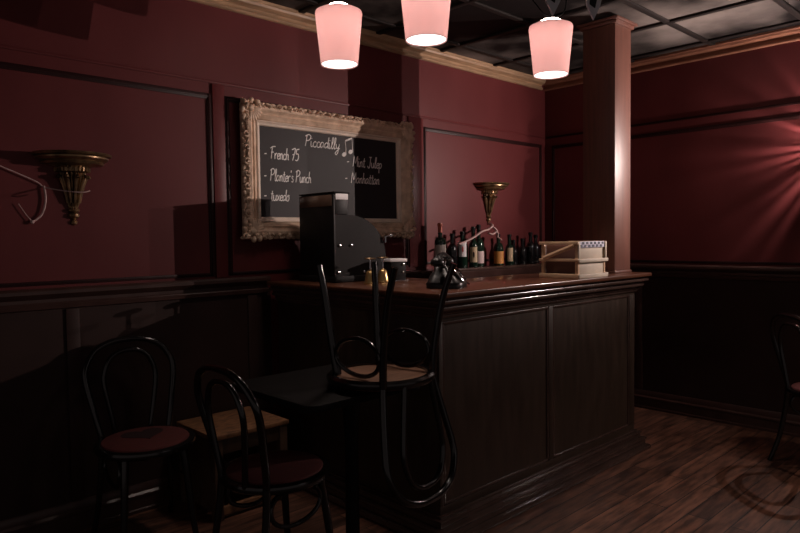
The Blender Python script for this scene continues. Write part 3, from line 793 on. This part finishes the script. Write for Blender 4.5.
# ------------------------------------------------------------------ dark table, wooden box table
TZ = .775
t = thing('dark_table', 'black square table in front of the bar end carrying an upturned chair', 'table', (1.605, 2.125, 0))
bm = B(); box(bm, -.285, .285, -.285, .285, TZ-.028, TZ)
es = [e for e in bm.edges if abs(e.verts[0].co.z-e.verts[1].co.z) > .01]
bmesh.ops.bevel(bm, geom=es, offset=.045, segments=5, affect='EDGES', profile=.5)
es = [e for e in bm.edges if abs(e.verts[0].co.z-e.verts[1].co.z) < 1e-5]
bmesh.ops.bevel(bm, geom=es, offset=.005, segments=2, affect='EDGES', profile=.5)
obj('tabletop', bm, BLACK_TABLE, t)
PX, PY = .13, .0
obj('column', lathe(B(), [(.032, .031), (.045, .04), (.03, .08), (.028, .5), (.035, .62), (.045, .69), (.05, TZ-.046)], PX, PY, seg=24), BLACK_MATT, t)
obj('base_plate', lathe(B(), [(.0, 0), (.135, 0), (.135, .012), (.12, .02), (.05, .03), (0, .0305)], PX, PY, seg=40), BLACK_MATT, t)
obj('top_bracket', box(B(), -.2, .2, -.16, .16, TZ-.045, TZ-.0285, .004), BLACK_MATT, t)

t = thing('wooden_box_table', 'low worn wooden box table against the wall between two chairs', 'side table', (1.69, 3.04, 0))
hx, hy, th = .215, .2, .42
obj('top_board', box(B(), -hx, hx, -hy, hy, th-.022, th, .004), OAKBOX, t)
for sx in (-1, 1):
    for sy in (-1, 1):
        x = sx*(hx-.03); y = sy*(hy-.03)
        obj('leg', box(B(), x-.022, x+.022, y-.022, y+.022, 0, th-.0225, .003), OAKDARK, t)
for sy in (-1, 1):
    obj('apron', box(B(), -hx+.053, hx-.053, sy*(hy-.03)-.01, sy*(hy-.03)+.01, th-.1, th-.0225, .002), OAKDARK, t)
    obj('lower_rail', box(B(), -hx+.053, hx-.053, sy*(hy-.03)-.012, sy*(hy-.03)+.012, .02, .06, .003), OAKBOX, t)
for sx in (-1, 1):
    obj('side_board', box(B(), sx*(hx-.03)-.009, sx*(hx-.03)+.009, -hy+.053, hy-.053, .03, th-.0225, .002), OAKDARK, t)

# ------------------------------------------------------------------ bentwood chairs
def make_chair(label, loc, rot, heart=False, group=None):
    """seat centre over the origin, back towards +y"""
    t = thing('bentwood_chair', label, 'chair', loc, rot, group)
    obj('seat_frame', ring_lathe(B(), [(.187, .43), (.205, .428), (.216, .437), (.218, .447), (.214, .458), (.201, .462), (.1888, .462)]), BLACK, t)
    obj('seat_board', lathe(B(), [(0, .4385), (.1865, .4385), (.1865, .446), (0, .446)], seg=48), SEAT_WOOD, t)
    pad = obj('seat_pad', lathe(B(), [(0, .4465), (.1865, .4465), (.1885, .4625), (.185, .468), (.163, .473), (.1, .477), (.05, .4785), (0, .479)], seg=48), SEAT_RED, t)
    if heart:
        bm = B(); pts = []
        for k in range(40):
            a = 2*PI*k/40
            hxx = 16*math.sin(a)**3; hyy = 13*math.cos(a)-5*math.cos(2*a)-2*math.cos(3*a)-math.cos(4*a)
            pts.append((hxx*.0058, hyy*.0058))
        top = [bm.verts.new((x, y+.03, .4785 - .09*(x*x+(y+.03)**2) + .0018)) for x, y in pts]
        bot = [bm.verts.new((x, y+.03, .4745)) for x, y in pts]
        c0 = bm.verts.new((0, .03, .4802))
        for k in range(40):
            bm.faces.new((top[k], top[(k+1) % 40], c0)); bm.faces.new((bot[k], bot[(k+1) % 40], top[(k+1) % 40], top[k]))
        bm.faces.new(bot[::-1])
        h = obj('heart_motif', bm, SEAT_HEART, pad); h['label'] = 'dark heart on the red seat'
    def back(w0, w1, ztop, y0, y1, r):
        pts = []
        ctl = [(-w0, 0.), (-w0*1.06, .1), (-(w0+w1)/2*1.03, .35), (-w1, .62), (-w1*.96, .76), (-w1*.74, .91), (-w1*.38, .985), (0, 1.0)]
        ctl = ctl + [(-x, v) for x, v in ctl[::-1][1:]]
        z0 = .452
        for x, v in ctl:
            z = z0 + v*(ztop-z0); pts.append((x, y0 + (y1-y0)*v**1.15 , z))
        return catmull(pts, 6)
    P = back(.15, .2, .89, .146, .245, .014)
    obj('back_hoop', tube(B(), P, .0142, 12, axis=(0, 1, 0)), BLACK, t)
    P = back(.08, .118, .84, .19, .232, .012)
    obj('inner_hoop', tube(B(), P, .0118, 12, axis=(0, 1, 0)), BLACK, t)
    for sx in (-1, 1):
        obj('leg', tube(B(), catmull([(sx*.125, -.12, .436), (sx*.135, -.14, .3), (sx*.148, -.16, .12), (sx*.16, -.178, 0)], 6), .018, 12, r2=.0125), BLACK, t)
        obj('leg', tube(B(), catmull([(sx*.15, .146, .452), (sx*.155, .155, .33), (sx*.165, .185, .15), (sx*.178, .235, 0)], 6), .0155, 12, r2=.0125), BLACK, t)
        # side brace: a bent loop under the seat between front and rear leg
        pts = []
        for k in range(28):
            a = 2*PI*k/28; y = .01 + .118*math.cos(a); z = .352 + .074*math.sin(a)
            xx = .128 + (.436-z)*.09
            pts.append((sx*(xx + .012*(y/.13)**2), y, z))
        obj('side_brace', tube(B(), pts, .009, 10, closed=True), BLACK, t)
    return t
GR = None
make_chair('bentwood chair with dark heart on red seat, against the wall at left', (1.185, 2.92, .0), (0, 0, -.1), heart=True)
make_chair('bentwood chair with plain red seat, in front of the low box table', (1.395, 2.185, 0), (0, 0, PI/2+.05))
make_chair('bentwood chair at the right edge of the photo by the right wall', (4.31, .98, 0), (0, 0, .85))
make_chair('upturned bentwood chair on the black table, legs pointing up', (1.738, 1.935, TZ+.4792+.0005), (PI, 0, 0.1))
